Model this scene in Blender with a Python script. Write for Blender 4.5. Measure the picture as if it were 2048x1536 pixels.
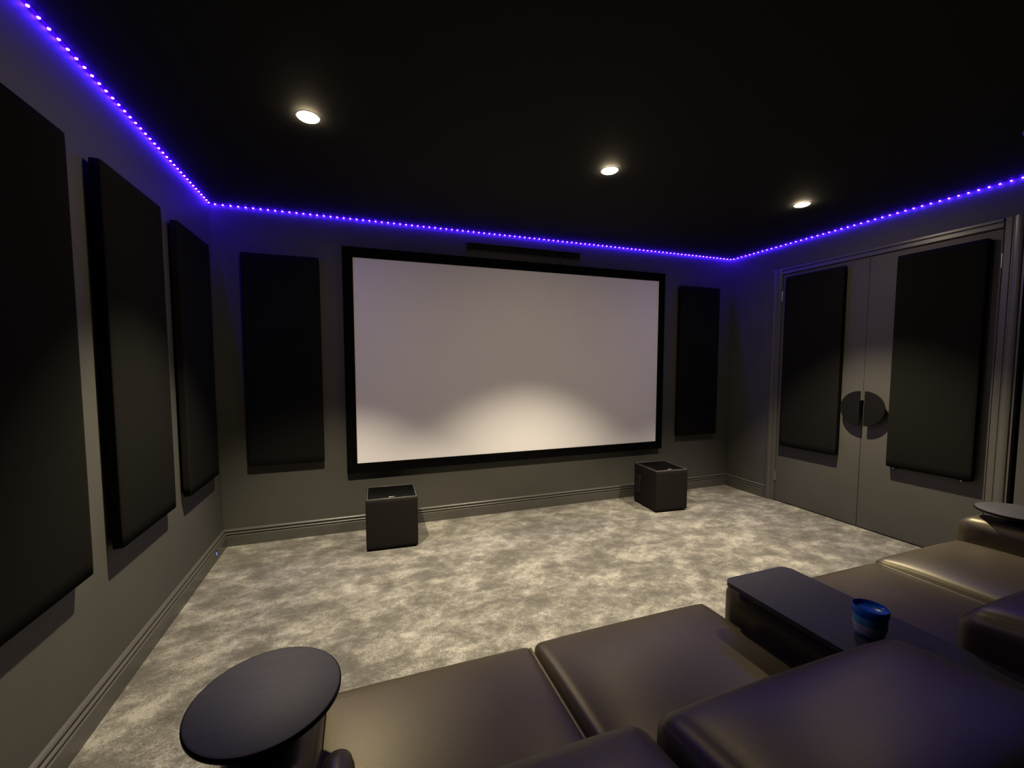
import bpy, bmesh, math, random
from mathutils import Vector, Matrix
random.seed(7)
S = bpy.context.scene
COL = S.collection
for o in list(bpy.data.objects):
    bpy.data.objects.remove(o, do_unlink=True)

W, H, YB = 4.6846, 2.40, -5.4          # room width, height, rear wall
LIGHT_Y = -1.281
LIGHTS = [(0.754, LIGHT_Y), (2.318, LIGHT_Y), (3.868, LIGHT_Y)]

# ------------------------------------------------------------------ camera
cam_d = bpy.data.cameras.new('camera')
cam = bpy.data.objects.new('camera', cam_d); COL.objects.link(cam)
cam_d.sensor_width = 36.0; cam_d.sensor_fit = 'HORIZONTAL'
cam_d.lens = 816.8 / 2048 * 36.0
cam_d.shift_x = 27.36 / 2048; cam_d.shift_y = 13.81 / 2048
cam_d.clip_start = 0.02
yaw, pitch, roll = -0.32912, -0.06341, 0.00155
Rz = Matrix.Rotation(yaw, 3, 'Z'); Rx = Matrix.Rotation(pitch, 3, 'X'); Ry = Matrix.Rotation(roll, 3, 'Y')
R = Rz @ Rx @ Ry
r_, f_, u_ = R.col[0], R.col[1], R.col[2]
m = Matrix(((r_[0], u_[0], -f_[0]), (r_[1], u_[1], -f_[1]), (r_[2], u_[2], -f_[2]))).to_4x4()
m.translation = (0.9422, -3.3443, 1.2971)
cam.matrix_world = m
S.camera = cam

# ------------------------------------------------------------------ world, exposure
wd = bpy.data.worlds.new('world'); S.world = wd; wd.use_nodes = True
bg = wd.node_tree.nodes['Background']
bg.inputs[0].default_value = (0.0, 0.0, 0.0, 1); bg.inputs[1].default_value = 0.0
vs = S.view_settings
S.display_settings.display_device = 'sRGB'
vs.view_transform = 'Standard'; vs.look = 'None'; vs.gamma = 1.0; vs.use_curve_mapping = False
vs.exposure = 0.0
SPOT_POWER = 315.0
SPOT_COLOR = (1.0, 0.86, 0.60)
DOME_STRENGTH = 270.0
LED_STRENGTH = 450.0
c = S.cycles
c.use_denoising = True
try: c.denoiser = 'OPENIMAGEDENOISE'
except Exception: pass
c.max_bounces = 8; c.diffuse_bounces = 5; c.glossy_bounces = 4; c.transmission_bounces = 8
c.sample_clamp_indirect = 3.0; c.sample_clamp_direct = 0.0
c.caustics_reflective = False; c.caustics_refractive = False
c.use_light_tree = True

# ------------------------------------------------------------------ materials
def mat(name, color, rough=0.6, spec=0.5, metallic=0.0):
    mt = bpy.data.materials.new(name); mt.use_nodes = True
    b = mt.node_tree.nodes['Principled BSDF']
    b.inputs['Base Color'].default_value = (*color, 1)
    b.inputs['Roughness'].default_value = rough
    b.inputs['Specular IOR Level'].default_value = spec
    b.inputs['Metallic'].default_value = metallic
    return mt
def nodes(mt):
    nt = mt.node_tree
    return nt, nt.nodes, nt.links, nt.nodes['Principled BSDF']
def coord(nt, scale=(1, 1, 1), rot=(0, 0, 0), kind='Object'):
    t = nt.nodes.new('ShaderNodeTexCoord'); mp = nt.nodes.new('ShaderNodeMapping')
    mp.inputs['Scale'].default_value = scale; mp.inputs['Rotation'].default_value = rot
    nt.links.new(t.outputs[kind], mp.inputs['Vector']); return mp.outputs['Vector']
def noise(nt, vec, scale, detail=4, rough=0.55, dist=0.0):
    n = nt.nodes.new('ShaderNodeTexNoise')
    n.inputs['Scale'].default_value = scale; n.inputs['Detail'].default_value = detail
    n.inputs['Roughness'].default_value = rough; n.inputs['Distortion'].default_value = dist
    nt.links.new(vec, n.inputs['Vector']); return n.outputs['Fac']
def ramp(nt, fac, stops):
    r = nt.nodes.new('ShaderNodeValToRGB'); e = r.color_ramp.elements
    while len(e) < len(stops): e.new(0.5)
    for el, (p, cc) in zip(e, stops): el.position = p; el.color = (*cc, 1)
    nt.links.new(fac, r.inputs['Fac']); return r.outputs['Color']
def bump(nt, h, strength, dist, b):
    n = nt.nodes.new('ShaderNodeBump'); n.inputs['Strength'].default_value = strength
    n.inputs['Distance'].default_value = dist
    nt.links.new(h, n.inputs['Height']); nt.links.new(n.outputs['Normal'], b.inputs['Normal'])
def mathn(nt, op, a, b_):
    n = nt.nodes.new('ShaderNodeMath'); n.operation = op
    for i, v in enumerate((a, b_)):
        if isinstance(v, (int, float)): n.inputs[i].default_value = v
        else: nt.links.new(v, n.inputs[i])
    return n.outputs[0]

# painted wall: dark warm grey, faint roller texture
def paint(name, col, rough, spec=0.35, bs=0.06):
    mt = mat(name, col, rough, spec); nt, N, L, b = nodes(mt)
    v = coord(nt); n1 = noise(nt, v, 220, 2); n2 = noise(nt, v, 3, 3)
    col2 = ramp(nt, n2, [(0.3, tuple(x * 0.95 for x in col)), (0.7, tuple(x * 1.05 for x in col))])
    L.new(col2, b.inputs['Base Color']); bump(nt, n1, bs, 0.001, b); return mt
M = {}
M['wall'] = paint('wall_paint', (0.067, 0.0645, 0.0575), 0.62)
M['trim'] = paint('trim_paint', (0.078, 0.075, 0.067), 0.34, 0.6, 0.01)
M['door'] = paint('door_paint', (0.066, 0.063, 0.056), 0.5, 0.4, 0.03)
M['ceiling'] = paint('ceiling_paint', (0.0095, 0.0095, 0.0095), 0.8, 0.2)
# carpet: mottled cut pile
mt = mat('carpet_pile', (0.3, 0.28, 0.24), 0.95, 0.1); M['carpet'] = mt
nt, N, L, b = nodes(mt)
v = coord(nt, (1, 1, 1), (0, 0, 0)); vr = coord(nt, (1.0, 1.45, 1), (0, 0, math.radians(-38)))
a1 = noise(nt, vr, 3.6, 4, 0.55, 0.35); a2 = noise(nt, vr, 9.5, 4, 0.6, 0.25); a3 = noise(nt, v, 38, 3, 0.65); a4 = noise(nt, v, 125, 3, 0.7)
s = mathn(nt, 'ADD', mathn(nt, 'MULTIPLY', a1, 0.42), mathn(nt, 'MULTIPLY', a2, 0.36))
s = mathn(nt, 'ADD', s, mathn(nt, 'MULTIPLY', a3, 0.18))
s = mathn(nt, 'ADD', s, mathn(nt, 'MULTIPLY', a4, 0.32))
cc = ramp(nt, s, [(0.54, (0.080, 0.076, 0.066)), (0.61, (0.125, 0.119, 0.104)), (0.665, (0.195, 0.187, 0.165)), (0.75, (0.36, 0.345, 0.305))])
L.new(cc, b.inputs['Base Color'])
hh = mathn(nt, 'ADD', mathn(nt, 'MULTIPLY', a4, 0.5), mathn(nt, 'MULTIPLY', s, 1.6))
bump(nt, hh, 0.9, 0.008, b)
b.inputs['Sheen Weight'].default_value = 0.5; b.inputs['Sheen Roughness'].default_value = 0.45; b.inputs['Sheen Tint'].default_value = (1.0, 0.95, 0.84, 1)
# black acoustic fabric
mt = mat('acoustic_fabric', (0.013, 0.013, 0.012), 0.9, 0.0); M['fabric'] = mt
nt, N, L, b = nodes(mt); v = coord(nt)
n = noise(nt, v, 900, 1); L.new(ramp(nt, n, [(0.3, (0.007, 0.007, 0.0065)), (0.7, (0.0125, 0.012, 0.011))]), b.inputs['Base Color'])
bump(nt, n, 0.3, 0.0008, b)
b.inputs['Specular IOR Level'].default_value = 0.0
M['velvet'] = mat('black_velvet', (0.0025, 0.0025, 0.0025), 0.95, 0.03)
M['felt'] = mat('black_panel_edge', (0.005, 0.005, 0.005), 0.9, 0.15)
mt = mat('screen_white', (0.71, 0.70, 0.71), 0.9, 0.3, 0.0); M['screen'] = mt
nt, N, L, b = nodes(mt); n = noise(nt, coord(nt), 1.5, 2)
L.new(ramp(nt, n, [(0.3, (0.93, 0.915, 0.97)), (0.7, (0.96, 0.945, 0.99))]), b.inputs['Base Color'])
# dark brown leather
def leather(name, col, rough=0.42):
    mt = mat(name, col, rough, 0.6); nt, N, L, b = nodes(mt)
    b.inputs['Specular Tint'].default_value = (1.0, 0.91, 0.60, 1)
    v = coord(nt); n1 = noise(nt, v, 260, 3, 0.6); n2 = noise(nt, v, 5, 3, 0.5)
    L.new(ramp(nt, n2, [(0.3, tuple(x * 0.88 for x in col)), (0.7, tuple(x * 1.12 for x in col))]), b.inputs['Base Color'])
    L.new(mathn(nt, 'ADD', mathn(nt, 'MULTIPLY', n1, 0.12), rough - 0.06), b.inputs['Roughness'])
    bump(nt, n1, 0.12, 0.0008, b); return mt
M['leather'] = leather('brown_leather', (0.050, 0.0395, 0.0245), 0.41)
M['piping'] = leather('leather_piping', (0.12, 0.10, 0.065), 0.4)
# black ash board: faint grain
def board(name, col, rough):
    mt = mat(name, col, rough, 0.5); nt, N, L, b = nodes(mt)
    v = coord(nt, (3, 40, 3)); n1 = noise(nt, v, 4, 4, 0.6, 0.4)
    L.new(ramp(nt, n1, [(0.35, tuple(x * 0.85 for x in col)), (0.65, tuple(x * 1.15 for x in col))]), b.inputs['Base Color'])
    bump(nt, n1, 0.05, 0.001, b); return mt
M['board'] = board('black_board', (0.028, 0.027, 0.031), 0.60)
M['plastic'] = mat('black_plastic', (0.008, 0.008, 0.008), 0.45, 0.4)
M['handle'] = mat('handle_black', (0.0025, 0.0025, 0.0024), 0.55, 0.18)
M['steel'] = mat('bright_steel', (0.6, 0.6, 0.6), 0.3, 0.5, 1.0)
M['sub_cloth'] = paint('speaker_satin_brown', (0.0075, 0.006, 0.0053), 0.7, 0.2, 0.1)
M['sub_gloss'] = mat('speaker_gloss_black', (0.002, 0.002, 0.002), 0.35, 0.12)
M['sub_edge_glint'] = mat('speaker_rim_painted_glint', (0.10, 0.095, 0.088), 0.35, 0.5)  # grey paints the light caught along the rounded top edges
M['badge'] = mat('badge_silver', (0.45, 0.45, 0.43), 0.35, 0.5, 0.6)
M['void'] = mat('slot_black', (0.002, 0.002, 0.002), 0.9, 0.05)
M['ring'] = mat('downlight_ring_painted_halo', (0.55, 0.52, 0.48), 0.5)  # pale colour paints the bright halo around each lamp onto the ring
def emit(name, col, st):
    mt = bpy.data.materials.new(name); mt.use_nodes = True
    nt = mt.node_tree; nt.nodes.clear()
    e = nt.nodes.new('ShaderNodeEmission'); o = nt.nodes.new('ShaderNodeOutputMaterial')
    e.inputs[0].default_value = (*col, 1); e.inputs[1].default_value = st
    nt.links.new(e.outputs[0], o.inputs[0]); return mt
M['led'] = emit('led_blue', (0.045, 0.0075, 1.0), LED_STRENGTH)
M['tape'] = emit('tape_painted_glow', (0.05, 0.001, 1.0), 1.4)  # weak emission paints the blue glow between the LEDs onto the tape
M['dome'] = emit('lamp_warm', (1.0, 0.80, 0.50), DOME_STRENGTH)
M['pilot'] = emit('pilot_blue', (0.30, 0.32, 0.70), 0.8)
mt = mat('blue_plastic', (0.03, 0.22, 0.85), 0.22, 0.5); M['cup'] = mt
b = mt.node_tree.nodes['Principled BSDF']; b.inputs['Transmission Weight'].default_value = 0.35
b.inputs['IOR'].default_value = 1.3
mt = mat('pale_blue_plastic', (0.13, 0.46, 0.62), 0.2, 0.5); M['cup_body'] = mt
b = mt.node_tree.nodes['Principled BSDF']; b.inputs['Transmission Weight'].default_value = 0.25; b.inputs['IOR'].default_value = 1.3
mt = mat('clear_plastic', (0.85, 0.85, 0.85), 0.2, 0.5); M['cup_clear'] = mt
b = mt.node_tree.nodes['Principled BSDF']; b.inputs['Transmission Weight'].default_value = 0.5

# ------------------------------------------------------------------ helpers
def finish(name, bm, mt, parent=None, smooth=True):
    me = bpy.data.meshes.new(name); bm.normal_update(); bm.to_mesh(me); bm.free()
    me.materials.append(mt)
    if smooth:
        me.polygons.foreach_set('use_smooth', [True] * len(me.polygons))
    o = bpy.data.objects.new(name, me); COL.objects.link(o)
    if parent: o.parent = parent
    return o
def autosmooth(o, ang=35):
    bm = bmesh.new(); bm.from_mesh(o.data)
    for e in bm.edges:
        if len(e.link_faces) == 2 and e.calc_face_angle(0) > math.radians(ang): e.smooth = False
    bm.to_mesh(o.data); bm.free(); return o
def add_box(bm, x0, x1, y0, y1, z0, z1, bev=0.0, seg=2):
    r = bmesh.ops.create_cube(bm, size=1.0)
    vv = r['verts']
    bmesh.ops.scale(bm, verts=vv, vec=(x1 - x0, y1 - y0, z1 - z0))
    bmesh.ops.translate(bm, verts=vv, vec=((x0 + x1) / 2, (y0 + y1) / 2, (z0 + z1) / 2))
    if bev > 0:
        ee = list({e for v_ in vv for e in v_.link_edges})
        bmesh.ops.bevel(bm, geom=ee, offset=bev, segments=seg, profile=0.5, affect='EDGES')
def box(name, ext, mt, parent=None, bev=0.0, seg=2):
    bm = bmesh.new(); add_box(bm, *ext, bev, seg)
    o = finish(name, bm, mt, parent, smooth=bev > 0)
    if bev > 0: autosmooth(o, 40)
    return o
def cushion(name, ext, mt, parent=None, r=0.05, n=14, puff=(0, 0, 0), fn=None):
    """soft rounded block: rounded box whose faces swell by puff (x, y, z)"""
    x0, x1, y0, y1, z0, z1 = ext
    c0 = Vector(((x0 + x1) / 2, (y0 + y1) / 2, (z0 + z1) / 2)); h = Vector(((x1 - x0) / 2, (y1 - y0) / 2, (z1 - z0) / 2))
    bm = bmesh.new(); bmesh.ops.create_cube(bm, size=2.0)
    bmesh.ops.subdivide_edges(bm, edges=bm.edges[:], cuts=n, use_grid_fill=True)
    for v_ in bm.verts:
        p = v_.co.copy()
        # concentrate rings near the edges
        q = Vector([math.copysign(1 - (1 - abs(t)) ** 1.6, t) for t in p])
        w = Vector((q.x * h.x, q.y * h.y, q.z * h.z))
        inner = Vector([max(-(h[i] - r), min(h[i] - r, w[i])) for i in range(3)])
        d = w - inner
        if d.length > 1e-9:
            nrm = d.normalized()
            # on the hull: push to radius r
            w = inner + nrm * r
        g = [max(0.0, 1 - q[i] ** 4) for i in range(3)]
        w.x += math.copysign(puff[0], q.x) * g[1] * g[2] * abs(q.x)
        w.y += math.copysign(puff[1], q.y) * g[0] * g[2] * abs(q.y)
        w.z += math.copysign(puff[2], q.z) * g[0] * g[1] * abs(q.z) if q.z > 0 else 0
        if fn: w = fn(w, q)
        v_.co = w + c0
    return finish(name, bm, mt, parent)
def lathe(name, prof, mt, parent=None, loc=(0, 0, 0), n=48, caps=True):
    bm = bmesh.new(); rings = []
    for (rr, z) in prof:
        rings.append([bm.verts.new((loc[0] + rr * math.cos(2 * math.pi * k / n), loc[1] + rr * math.sin(2 * math.pi * k / n), loc[2] + z)) for k in range(n)] if rr > 1e-6 else [bm.verts.new((loc[0], loc[1], loc[2] + z))])
    for A, B in zip(rings[:-1], rings[1:]):
        for k in range(n):
            k2 = (k + 1) % n
            if len(A) == 1 and len(B) == 1: continue
            if len(A) == 1: bm.faces.new((A[0], B[k2], B[k])) if False else bm.faces.new((A[0], B[k], B[k2]))
            elif len(B) == 1: bm.faces.new((A[k], A[k2], B[0]))
            else: bm.faces.new((A[k], A[k2], B[k2], B[k]))
    bmesh.ops.recalc_face_normals(bm, faces=bm.faces[:])
    o = finish(name, bm, mt, parent); return autosmooth(o, 45)
def sweep_profile(name, prof, p0, p1, out, mt, parent=None, miter0=0, miter1=0):
    """extrude a profile (d from wall, z) from p0 to p1; miter shifts ends by d"""
    bm = bmesh.new(); dirv = (Vector(p1) - Vector(p0)).normalized(); out = Vector(out)
    A = []; B = []
    for d, z in prof:
        A.append(bm.verts.new(Vector(p0) + out * d + Vector((0, 0, z)) + dirv * d * miter0))
        B.append(bm.verts.new(Vector(p1) + out * d + Vector((0, 0, z)) - dirv * d * miter1))
    n = len(prof)
    for i in range(n):
        j = (i + 1) % n
        bm.faces.new((A[i], A[j], B[j], B[i]))
    bm.faces.new(A); bm.faces.new(B[::-1])
    bmesh.ops.recalc_face_normals(bm, faces=bm.faces[:])
    o = finish(name, bm, mt, parent); return autosmooth(o, 30)
def tube(name, pts, r, mt, parent=None, n=8):
    cu = bpy.data.curves.new(name, 'CURVE'); cu.dimensions = '3D'; cu.bevel_depth = r; cu.bevel_resolution = 2
    sp = cu.splines.new('POLY'); sp.points.add(len(pts) - 1)
    for q, p in zip(sp.points, pts): q.co = (*p, 1)
    tmp = bpy.data.objects.new('tmp', cu); COL.objects.link(tmp)
    dg = bpy.context.evaluated_depsgraph_get(); dg.update()
    me = bpy.data.meshes.new_from_object(tmp.evaluated_get(dg))
    me.name = name
    bpy.data.objects.remove(tmp); me.materials.clear(); me.materials.append(mt)
    me.polygons.foreach_set('use_smooth', [True] * len(me.polygons))
    o = bpy.data.objects.new(name, me); COL.objects.link(o)
    if parent: o.parent = parent
    return o
def tag(o, label, cat, group=None):
    o['label'] = label; o['category'] = cat
    if group: o['group'] = group
    return o
def thing(name, label, cat, loc=(0, 0, 0), rz=0, group=None):
    o = bpy.data.objects.new(name, None); o.empty_display_size = 0.1; COL.objects.link(o)
    o.location = loc; o.rotation_euler = (0, 0, rz)
    return tag(o, label, cat, group)
def struct(o, label, cat):
    o['kind'] = 'structure'; o['label'] = label; o['category'] = cat; return o

# ------------------------------------------------------------------ room shell
T = 0.12
struct(box('floor', (-T, W + T, YB - T, T, -0.1, 0.0), M['carpet']), 'mottled grey and cream cut pile carpet covering the floor', 'floor')
struct(box('ceiling', (-T, W + T, YB - T, T, H, H + 0.1), M['ceiling']), 'flat matt black ceiling with round downlights', 'ceiling')
struct(box('wall_front', (-T, W + T, 0, T, 0, H), M['wall']), 'dark grey painted wall behind the white projection screen', 'wall')
struct(box('wall_left', (-T, 0, YB, 0, 0, H), M['wall']), 'dark grey painted left wall carrying three tall black panels', 'wall')
struct(box('wall_back', (-T, W + T, YB - T, YB, 0, H), M['wall']), 'dark grey painted wall behind the camera', 'wall')
# right wall with the double door opening and a narrow dark slot past the frame
D0, DM, D1, DH = -0.56, -1.243, -1.935, 2.125
SL0, SL1 = -2.032, -2.054
bm = bmesh.new()
add_box(bm, W, W + T, D0, 0, 0, H)
add_box(bm, W, W + T, D1, D0, DH, H)
add_box(bm, W, W + T, SL0, D1, 0, H)
add_box(bm, W, W + T, YB, SL1, 0, H)
add_box(bm, W + 0.05, W + T, SL1, SL0, 0, H)
add_box(bm, W + 0.055, W + T, D1, D0, 0, DH)
struct(finish('wall_right', bm, M['wall'], smooth=False), 'dark grey painted right wall around the double doors', 'wall')
box('shadow_gap', (W + 0.02, W + 0.049, SL1 + 0.001, SL0 - 0.001, 0.001, H - 0.001), M['void'], bpy.data.objects['wall_right'])

# skirting: flat fascia, groove, bead, groove, bead
prof = [(0, 0), (0.024, 0), (0.024, 0.074), (0.0225, 0.0765), (0.0185, 0.0775), (0.0145, 0.0775), (0.0135, 0.0805), (0.0165, 0.0825), (0.0195, 0.0855), (0.0205, 0.0885), (0.0195, 0.0915), (0.0165, 0.0945),
        (0.0115, 0.0960), (0.0080, 0.0963), (0.0070, 0.0995), (0.0105, 0.1015), (0.0135, 0.1045), (0.0145, 0.1080), (0.0135, 0.1120), (0.0110, 0.1155), (0.0070, 0.1190), (0.0030, 0.1208), (0, 0.121)]
struct(sweep_profile('baseboard_front', prof, (0, 0, 0), (W, 0, 0), (0, -1, 0), M['trim'], None, 1, 1), 'moulded grey skirting board along the wall under the screen', 'baseboard')
struct(sweep_profile('baseboard_left', prof, (0, 0, 0), (0, YB, 0), (1, 0, 0), M['trim'], None, 1, 0), 'moulded grey skirting board along the left wall', 'baseboard')
struct(sweep_profile('baseboard_right', prof, (W, 0, 0), (W, D0 + 0.095, 0), (-1, 0, 0), M['trim'], None, 1, 0), 'short moulded grey skirting board between corner and door frame', 'baseboard')

# door frame mouldings (architraves) standing proud of the wall
def archi(name, y0, y1, label):
    # cross-section across y, extruded up z
    n = [(0, 0), (0.010, 0), (0.014, 0.004), (0.014, 0.030), (0.011, 0.034), (0.011, 0.040), (0.019, 0.046), (0.021, 0.054), (0.021, 0.070), (0.018, 0.078), (0.012, 0.082), (0.012, 0.0905), (0, 0.0905)]
    bm = bmesh.new(); sc = abs(y1 - y0) / 0.0905; sg = 1 if y1 > y0 else -1
    A = [bm.verts.new((W - d, y0 + sg * q * sc, 0)) for d, q in n]
    B = [bm.verts.new((W - d, y0 + sg * q * sc, DH + 0.058)) for d, q in n]
    for i in range(len(n)):
        j = (i + 1) % len(n); bm.faces.new((A[i], A[j], B[j], B[i]))
    bm.faces.new(A); bm.faces.new(B[::-1]); bmesh.ops.recalc_face_normals(bm, faces=bm.faces[:])
    return struct(autosmooth(finish(name, bm, M['trim']), 30), label, 'door frame')
archi('trim_1', D0 + 0.004, D0 + 0.094, 'grey door frame moulding on the screen side of the double doors')
archi('trim_2', D1 - 0.004, D1 - 0.094, 'grey door frame moulding beside the door nearest the seats')
bm = bmesh.new()
add_box(bm, W - 0.012, W, D1, D0, DH + 0.004, DH + 0.030, 0.002)
add_box(bm, W - 0.020, W, D1, D0, DH + 0.038, DH + 0.056, 0.002)
add_box(bm, W - 0.004, W, D1, D0, DH + 0.030, DH + 0.038)
struct(finish('trim_3', bm, M['trim'], smooth=False), 'grey moulding across the top of the double doors', 'door frame')

# doors
def door(name, ya, yb, label, hinge_y):
    d = box(name, (W + 0.002, W + 0.042, min(ya, yb), max(ya, yb), 0.008, DH - 0.003), M['door'], None, 0.0015, 1)
    struct(d, label, 'door')
    for z in (1.93, 0.24):
        bm = bmesh.new(); bmesh.ops.create_cone(bm, cap_ends=True, segments=12, radius1=0.005, radius2=0.005, depth=0.09)
        bmesh.ops.translate(bm, verts=bm.verts[:], vec=(W - 0.002, hinge_y, z))
        autosmooth(finish('hinge', bm, M['steel'], d))
    return d
d1 = door('door_1', D0 - 0.003, DM + 0.0007, 'plain grey door leaf on the screen side', D0 - 0.002)
d2 = door('door_2', DM - 0.0007, D1 + 0.003, 'plain grey door leaf on the seat side', D1 + 0.002)
def half_disc(parent, yc, sgn, zc=0.955, r=0.135):
    """thick half disc plate standing off the door on two round posts"""
    h = bpy.data.objects.new('door_handle', None); COL.objects.link(h); h.parent = parent
    bm = bmesh.new(); pts = []
    n = 32
    for k in range(n + 1):
        a = -math.pi / 2 + math.pi * k / n
        pts.append((yc + sgn * r * math.cos(a), zc + r * math.sin(a)))
    A = [bm.verts.new((W - 0.052, y, z)) for y, z in pts]; B = [bm.verts.new((W - 0.042, y, z)) for y, z in pts]
    bm.faces.new(A); bm.faces.new(B[::-1])
    for i in range(len(pts)):
        j = (i + 1) % len(pts); bm.faces.new((A[i], B[i], B[j], A[j]))
    bmesh.ops.recalc_face_normals(bm, faces=bm.faces[:])
    bmesh.ops.bevel(bm, geom=[e for e in bm.edges if e.calc_face_angle(0) > 1.0], offset=0.0015, segments=2, affect='EDGES')
    autosmooth(finish('plate', bm, M['handle'], h), 40)
    for dz in (-0.07, 0.07):
        bm = bmesh.new()
        bmesh.ops.create_cone(bm, cap_ends=True, segments=16, radius1=0.008, radius2=0.008, depth=0.045, matrix=Matrix.Translation((W - 0.0205, yc + sgn * 0.035, zc + dz)) @ Matrix.Rotation(math.pi / 2, 4, 'Y'))
        autosmooth(finish('post', bm, M['handle'], h))
half_disc(d1, -1.253, 1)
half_disc(d2, -1.283, -1)

# ------------------------------------------------------------------ downlights
def rot_down(): return (0, 0, 0)
lnames = ['round warm downlight in the ceiling, leftmost of the three', 'round warm downlight in the ceiling, middle of the three', 'round warm downlight in the ceiling nearest the double doors']
for i, (x, y) in enumerate(LIGHTS):
    t = thing('downlight', lnames[i], 'ceiling light', (x, y, H), 0, 'lit ceiling downlights')
    lathe('trim_ring', [(0.043, 0.0), (0.043, -0.002), (0.045, -0.0022), (0.049, -0.0012), (0.052, 0.0)], M['ring'], t)
    lathe('lens', [(0.042, -0.001), (0.0415, -0.0045), (0.036, -0.007), (0.020, -0.0085), (0, -0.009)], M['dome'], t)
    ld = bpy.data.lights.new('lamp_beam', 'SPOT'); ld.energy = SPOT_POWER; ld.color = SPOT_COLOR
    ld.spot_size = math.radians((84, 87, 86)[i]); ld.spot_blend = (0.65, 0.75, 0.7)[i]; ld.shadow_soft_size = 0.022
    lo = bpy.data.objects.new('lamp_beam', ld); COL.objects.link(lo); lo.parent = t; lo.location = (0, 0, -0.045); lo.rotation_euler = (math.radians((2, 3.5, -4)[i]), 0, 0)

# ceiling speaker at the right edge of the picture
t = thing('ceiling_speaker', 'round black ceiling speaker at the right edge of the picture', 'speaker', (4.02, -2.36, H))
lathe('speaker_rim', [(0.118, 0.0), (0.118, -0.006), (0.126, -0.008), (0.132, -0.004), (0.133, 0.0)], mat('rim_satin', (0.05, 0.05, 0.05), 0.5), t)
lathe('grille', [(0, -0.005), (0.08, -0.0045), (0.117, -0.003)], M['velvet'], t)

# ------------------------------------------------------------------ LED strips
LP = 0.04573
bm = bmesh.new()
r = 0.0046
n = 10
rings = [[(r, 0.0)], [(r, -0.0022)], [(r * 0.75, -0.004)], [(0.0, -0.0048)]]
prev = None
for (rr, z), in rings:
    cur = [bm.verts.new((rr * math.cos(2 * math.pi * k / n), rr * math.sin(2 * math.pi * k / n), z)) for k in range(n)] if rr > 0 else [bm.verts.new((0, 0, z))]
    if prev:
        for k in range(n):
            k2 = (k + 1) % n
            bm.faces.new((prev[k], prev[k2], cur[k2], cur[k])) if len(cur) > 1 else bm.faces.new((prev[k], prev[k2], cur[0]))
    prev = cur
bmesh.ops.recalc_face_normals(bm, faces=bm.faces[:])
led_me = bpy.data.meshes.new('led'); bm.to_mesh(led_me); bm.free(); led_me.materials.append(M['led'])
OFF = 0.0085
def strip(label, p0, d, count, tape_ext, start):
    t = thing('led_strip', label, 'light strip', (p0[0], p0[1], H), 0, 'blue LED strips along the ceiling edge')
    x0, x1, y0, y1 = tape_ext
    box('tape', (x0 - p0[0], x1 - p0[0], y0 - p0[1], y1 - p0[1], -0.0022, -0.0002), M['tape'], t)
    for k in range(count):
        o = bpy.data.objects.new('led', led_me); COL.objects.link(o); o.parent = t
        s_ = start + LP * k
        o.location = (d[0] * s_, d[1] * s_, -0.0024)
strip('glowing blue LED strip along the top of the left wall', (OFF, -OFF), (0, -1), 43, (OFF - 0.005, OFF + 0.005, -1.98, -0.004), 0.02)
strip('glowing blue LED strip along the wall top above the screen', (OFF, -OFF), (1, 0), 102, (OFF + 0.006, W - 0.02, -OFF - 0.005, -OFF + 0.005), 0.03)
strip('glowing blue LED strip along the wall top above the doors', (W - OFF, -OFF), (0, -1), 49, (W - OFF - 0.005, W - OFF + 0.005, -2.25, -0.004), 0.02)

# ------------------------------------------------------------------ projection screen
t = thing('projection_screen', 'large blank white projection screen in a wide black frame', 'screen', (2.325, 0, 0.45))
ox, oz = 2.325, 0.45
SX0, SX1, SZ0, SZ1 = 0.917, 3.729, 0.536, 2.108     # visible white
FX0, FX1, FZ0, FZ1 = 0.842, 3.797, 0.462, 2.183     # outer frame
box('screen_surface', (SX0 - ox - 0.02, SX1 - ox + 0.02, -0.032, -0.024, SZ0 - oz - 0.02, SZ1 - oz + 0.02), M['screen'], t)
def rail(pts):
    """mitred frame rail with a bevelled inner lip; pts = outer a, outer b, inner b, inner a (x,z)"""
    bm = bmesh.new()
    f = [bm.verts.new((x - ox, -0.044, z - oz)) for x, z in pts]
    k = [bm.verts.new((x - ox, -0.001, z - oz)) for x, z in pts]
    bm.faces.new(f); bm.faces.new(k[::-1])
    for i in range(4):
        j = (i + 1) % 4; bm.faces.new((f[i], k[i], k[j], f[j]))
    bmesh.ops.recalc_face_normals(bm, faces=bm.faces[:])
    bmesh.ops.bevel(bm, geom=[e for e in bm.edges if e.verts[0].co.y < -0.03 and e.verts[1].co.y < -0.03], offset=0.003, segments=2, affect='EDGES')
    return finish('frame_rail', bm, M['velvet'], t, smooth=False)
rail([(FX0, FZ1), (FX1, FZ1), (SX1, SZ1), (SX0, SZ1)])
rail([(FX0, FZ0), (FX1, FZ0), (SX1, SZ0), (SX0, SZ0)])
rail([(FX0, FZ0), (FX0, FZ1), (SX0, SZ1), (SX0, SZ0)])
rail([(FX1, FZ0), (FX1, FZ1), (SX1, SZ1), (SX1, SZ0)])

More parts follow.
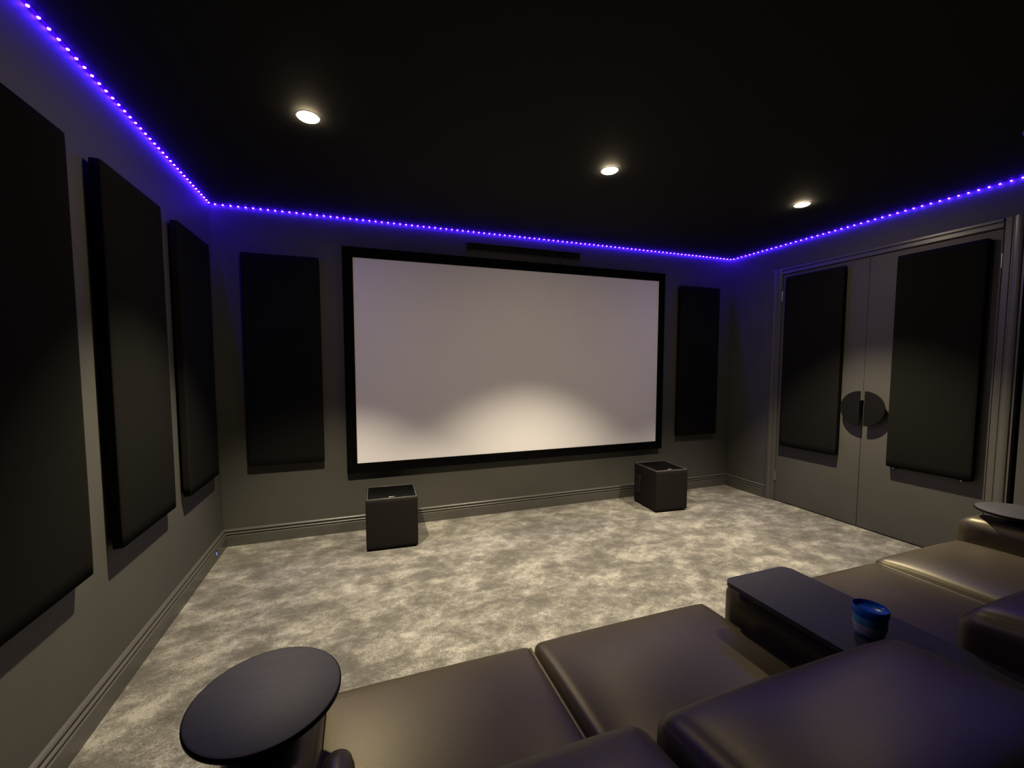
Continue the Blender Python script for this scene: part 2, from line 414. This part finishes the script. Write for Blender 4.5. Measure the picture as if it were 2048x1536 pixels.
# air grille above the screen
t = thing('air_grille', 'long narrow dark air grille in the wall above the screen', 'vent', (2.337, 0, 2.246))
box('grille_back', (-0.525, 0.525, -0.003, -0.0005, 0.004, 0.060), M['void'], t)
vm = paint('grille_paint', (0.045, 0.043, 0.040), 0.5)
box('grille_frame', (-0.535, 0.535, -0.012, -0.0005, 0.058, 0.066), vm, t, 0.001, 1)
box('grille_frame', (-0.535, 0.535, -0.012, -0.0005, -0.002, 0.006), vm, t, 0.001, 1)
box('grille_frame', (-0.535, -0.527, -0.012, -0.0005, 0.006, 0.058), vm, t, 0.001, 1)
box('grille_frame', (0.527, 0.535, -0.012, -0.0005, 0.006, 0.058), vm, t, 0.001, 1)
for z in (0.017, 0.030, 0.043):
    box('slat', (-0.527, 0.527, -0.010, -0.003, z - 0.001, z + 0.001), vm, t)
t = thing('infrared_sensor', 'tiny round black sensor on the wall above the screen frame', 'sensor', (2.675, 0, 2.205))
for nm, a, b_, c_ in (('sensor_body', 0.010, 0.0, 0.010), ('sensor_eye', 0.005, 0.010, 0.0125)):
    bm = bmesh.new(); bmesh.ops.create_cone(bm, cap_ends=True, segments=20, radius1=a, radius2=a * 0.8, depth=c_ - b_, matrix=Matrix.Translation((0, -(b_ + c_) / 2, 0)) @ Matrix.Rotation(math.pi / 2, 4, 'X'))
    autosmooth(finish(nm, bm, M['plastic'], t))

# ------------------------------------------------------------------ acoustic panels
PT = 0.050
def panel(label, origin, rz, w, z0, z1, screws=False, group=None):
    """built in a local frame: x along the wall, -y out of the wall, base centre at origin"""
    t = thing('acoustic_panel', label, 'wall panel', (origin[0], origin[1], z0), rz, group)
    h = z1 - z0
    cushion('fabric_cover', (-w / 2, w / 2, -PT, -0.012, 0, h), M['fabric'], t, 0.006, 9)
    box('backing_board', (-w / 2 + 0.03, w / 2 - 0.03, -0.012, 0.0, 0.03, h - 0.03), M['felt'], t)
    if screws:
        for sx in (-w / 2 + 0.045, w / 2 - 0.05):
            br = box('bracket', (sx - 0.012, sx + 0.012, -0.040, -0.0005, -0.012, -0.0005), M['plastic'], t, 0.002, 1)
            bm = bmesh.new(); bmesh.ops.create_cone(bm, cap_ends=True, segments=14, radius1=0.006, radius2=0.004, depth=0.003, matrix=Matrix.Translation((sx, -0.0415, -0.006)) @ Matrix.Rotation(math.pi / 2, 4, 'X'))
            finish('screw', bm, M['steel'], br)
    return t
ZA, ZB = 0.577, 2.066
RL = math.pi / 2      # left wall: local -y -> world +x
panel('tall black fabric panel on the left wall, nearest the camera', (0.0015, -1.823), RL, 0.50, ZA - 0.008, ZB - 0.008, group='black acoustic panels on the left wall')
panel('tall black fabric panel on the left wall, middle of the three', (0.0015, -1.136), RL, 0.50, ZA, ZB, group='black acoustic panels on the left wall')
panel('tall black fabric panel on the left wall, nearest the screen wall', (0.0015, -0.455), RL, 0.49, ZA - 0.003, ZB, group='black acoustic panels on the left wall')
panel('tall black fabric panel on the screen wall, left of the screen', (0.434, -0.0015), 0, 0.50, 0.575, 2.080, group='black acoustic panels beside the screen')
panel('tall black fabric panel on the screen wall, right of the screen', (4.235, -0.0015), 0, 0.50, 0.575, 2.080, group='black acoustic panels beside the screen')
RR = -math.pi / 2     # right wall / doors: local -y -> world -x
panel('tall black fabric panel on the door leaf nearest the screen', (W + 0.002, -0.858), RR, 0.475, 0.547, 2.088, group='black acoustic panels on the doors')
panel('tall black fabric panel with two screws on the door leaf nearest the seats', (W + 0.002, -1.662), RR, 0.452, 0.543, 2.075, True, 'black acoustic panels on the doors')

# ------------------------------------------------------------------ subwoofers
def sub(label, corner, rz, w, dp, h, knob=False):
    t = thing('subwoofer', label, 'speaker', (corner[0], corner[1], 0), rz, 'cube subwoofers under the screen')
    cushion('cabinet', (0, w, 0, dp, 0.010, h), M['sub_cloth'], t, 0.012, 11)
    # thin rim around the inset gloss top
    zt = h - 0.0005
    for e in ((0.008, w - 0.008, 0.006, 0.013), (0.008, w - 0.008, dp - 0.012, dp - 0.007), (0.006, 0.012, 0.012, dp - 0.012), (w - 0.012, w - 0.006, 0.012, dp - 0.012)):
        box('top_rim', (*e, zt - 0.002, zt + 0.0025), M['sub_edge_glint'], t, 0.001, 1)
    box('top_plate', (0.014, w - 0.014, 0.014, dp - 0.014, zt - 0.002, zt + 0.0012), M['sub_gloss'], t)
    box('badge', (w / 2 - 0.022, w / 2 + 0.018, 0.032, 0.040, zt + 0.0012, zt + 0.0032), M['badge'], t, 0.001, 1)
    for fx in (0.04, w - 0.04):
        for fy in (0.04, dp - 0.04):
            lathe('foot', [(0.0, 0.0), (0.016, 0.0), (0.017, 0.006), (0.015, 0.012), (0, 0.012)], M['plastic'], t, (fx, fy, 0), 16)
    if knob:
        box('amplifier_plate', (-0.008, 0.004, dp - 0.11, dp - 0.03, 0.10, 0.27), M['plastic'], t, 0.003, 1)
    return t
sub('dark cube subwoofer on the carpet, left under the screen', (0.966, -0.441), -0.045, 0.356, 0.32, 0.366)
sub('dark cube subwoofer on the carpet near the right corner, its side showing', (3.372, -0.478), -0.08, 0.325, 0.34, 0.370, True)

# small blue pilot light plugged low on the left skirting
t = thing('pilot_light', 'tiny glowing pale blue light low on the left skirting', 'light', (0.016, -0.245, 0.030))
box('light_body', (0, 0.008, -0.020, 0.020, 0.0, 0.048), mat('smoke_plastic', (0.10, 0.10, 0.16), 0.3), t, 0.003, 2)
box('light_window', (0.008, 0.010, -0.010, 0.006, 0.008, 0.034), M['pilot'], t, 0.001, 1)

# ------------------------------------------------------------------ recliner sofa
sofa = thing('recliner_sofa', 'four seat brown leather recliner sofa with a centre console, seen from behind', 'sofa', (2.19, -2.7, 0))
def L(ext): return (ext[0] - 2.19, ext[1] - 2.19, ext[2] + 2.7, ext[3] + 2.7, ext[4], ext[5])
def C(name, ext, **k): return cushion(name, L(ext), k.pop('m', M['leather']), k.pop('parent', sofa), **k)
SY0, SY1 = -2.86, -2.285
seats = [(0.81, 1.402), (1.405, 2.045), (2.335, 2.942), (2.946, 3.535)]
for i, (x0, x1) in enumerate(seats):
    zt = (0.485, 0.490, 0.485, 0.495)[i]
    s_ = C('seat', (x0, x1, SY0, SY1, 0.14, zt), r=0.027, n=22, puff=(0, 0.010, (0.016, 0.022, 0.016, 0.03)[i]))
    # double stitched piping on the inner edge facing the neighbour
    xs = x1 - 0.012 if i in (0, 2) else x0 + 0.012
    if i in (0, 2):
        pts = []
        for k in range(25):
            y = SY1 - 0.006 - (SY1 - SY0 - 0.02) * k / 24.0
            u = 1 - abs((y - (SY0 + SY1) / 2) / ((SY1 - SY0) / 2))
            z = zt + 0.000 - 0.05 * max(0, 1 - u / 0.10) ** 2
            pts.append((xs - 2.19, y + 2.7, z))
        tube('piping', pts, 0.0045, M['piping'], s_)
backs = [(0.865, 1.392), (1.408, 2.058), (2.322, 2.938), (2.952, 3.530)]
for i, (x0, x1) in enumerate(backs):
    def lean(w, q):
        w.z += (0.020 * -q.y) * max(0.0, q.z); return w
    C('backrest', (x0, x1, -3.11, -2.785, 0.30, 0.718), r=0.042, n=20, puff=(0, 0.012, 0.020), fn=lean)
box('base_frame', L((0.72, 3.70, -3.0, -2.36, 0.0, 0.15)), M['plastic'], sofa, 0.01, 2)
# arms
for nm, x0, x1 in (('armrest', 0.685, 0.852), ('armrest', 3.540, 3.72)):
    C(nm, (x0, x1, -3.06, -2.275, 0.03, 0.600), r=0.05, n=14, puff=(0, 0.012, 0.006))
C('arm_pad', (0.862, 0.914, -2.93, -2.585, 0.40, 0.615), r=0.03, n=10)
# console between the middle seats
con = C('console', (2.062, 2.318, -3.06, -2.345, 0.03, 0.585), r=0.035, n=14, puff=(0, 0.006, 0.0))
# console table top: thin board with rounded front corners
bm = bmesh.new(); x0, x1, y0, y1, rr = 2.022, 2.296, -3.05, -2.385, 0.030
pts = []
for cx_, cy_, a0 in ((x1 - rr, y1 - rr, 0), (x0 + rr, y1 - rr, 90), (x0 + rr, y0 + rr, 180), (x1 - rr, y0 + rr, 270)):
    for k in range(9):
        a = math.radians(a0 + 90 * k / 8); pts.append((cx_ + rr * math.cos(a) - 2.19, cy_ + rr * math.sin(a) + 2.7))
A = [bm.verts.new((x, y, 0.603)) for x, y in pts]; B = [bm.verts.new((x, y, 0.617)) for x, y in pts]
bm.faces.new(A[::-1]); bm.faces.new(B)
for i in range(len(pts)):
    j = (i + 1) % len(pts); bm.faces.new((A[i], A[j], B[j], B[i]))
bmesh.ops.bevel(bm, geom=[e for e in bm.edges if e.calc_face_angle(0) > 1.2 and abs(e.verts[0].co.z - e.verts[1].co.z) < 1e-4], offset=0.003, segments=2, affect='EDGES')
brd = autosmooth(finish('console_top', bm, M['board'], sofa), 40)
brd['label'] = 'matt black board on the centre console'
box('top_support', L((2.06, 2.26, -3.02, -2.45, 0.575, 0.604)), M['plastic'], sofa)

# swivel trays on the outer arms
def tray(label, x, y, r, ax):
    t = thing('tray_table', label, 'tray table', (x, y, 0.600), 0, 'round tray tables on the sofa arms')
    lathe('tray_top', [(0, 0.036), (r - 0.006, 0.036), (r - 0.001, 0.039), (r, 0.044), (r - 0.001, 0.049), (r - 0.005, 0.051), (0, 0.0505)], M['board'], t, n=96)
    lathe('tray_edge', [(r - 0.0015, 0.0385), (r + 0.0006, 0.041), (r + 0.0010, 0.0445), (r + 0.0006, 0.048), (r - 0.0015, 0.050)], M['handle'], t, n=96)
    lathe('swivel_post', [(0, 0.0), (0.030, 0.0), (0.030, 0.006), (0.014, 0.010), (0.014, 0.036), (0, 0.036)], M['plastic'], t, (ax - x, 0, 0.004), 24)
tray('round black tray table on the left arm of the sofa', 0.757, -2.470, 0.136, 0.768)
tray('round black tray table on the far right arm of the sofa', 3.680, -2.425, 0.136, 3.640)

# blue cup on the console
t = thing('cup', 'blue plastic cup standing on the black console top', 'cup', (2.143, -2.712, 0.617))
r0 = 0.038
CS = 0.88
def cl(name, prof, mt): lathe(name, [(a * CS, b_ * 0.93) for a, b_ in prof], mt, t)
cl('cup_body', [(0, 0.0), (0.026, 0.0), (0.030, 0.004), (0.036, 0.026), (0.0385, 0.045), (0.038, 0.060), (0.0365, 0.060), (0.037, 0.045), (0.0345, 0.027), (0.0285, 0.007), (0, 0.006)], M['cup_body'])
cl('cup_rim', [(0.0365, 0.060), (0.0385, 0.058), (0.0405, 0.064), (0.041, 0.078), (0.0395, 0.081), (0.038, 0.078), (0.0372, 0.064)], M['cup'])
cl('cup_lid', [(0, 0.071), (0.034, 0.071), (0.0378, 0.074), (0.0378, 0.071), (0.034, 0.068), (0, 0.068)], M['cup'])
cl('cup_band', [(0.0345, 0.012), (0.0350, 0.016), (0.0385, 0.032), (0.0380, 0.036), (0.0365, 0.036), (0.033, 0.012)], M['cup_clear'])
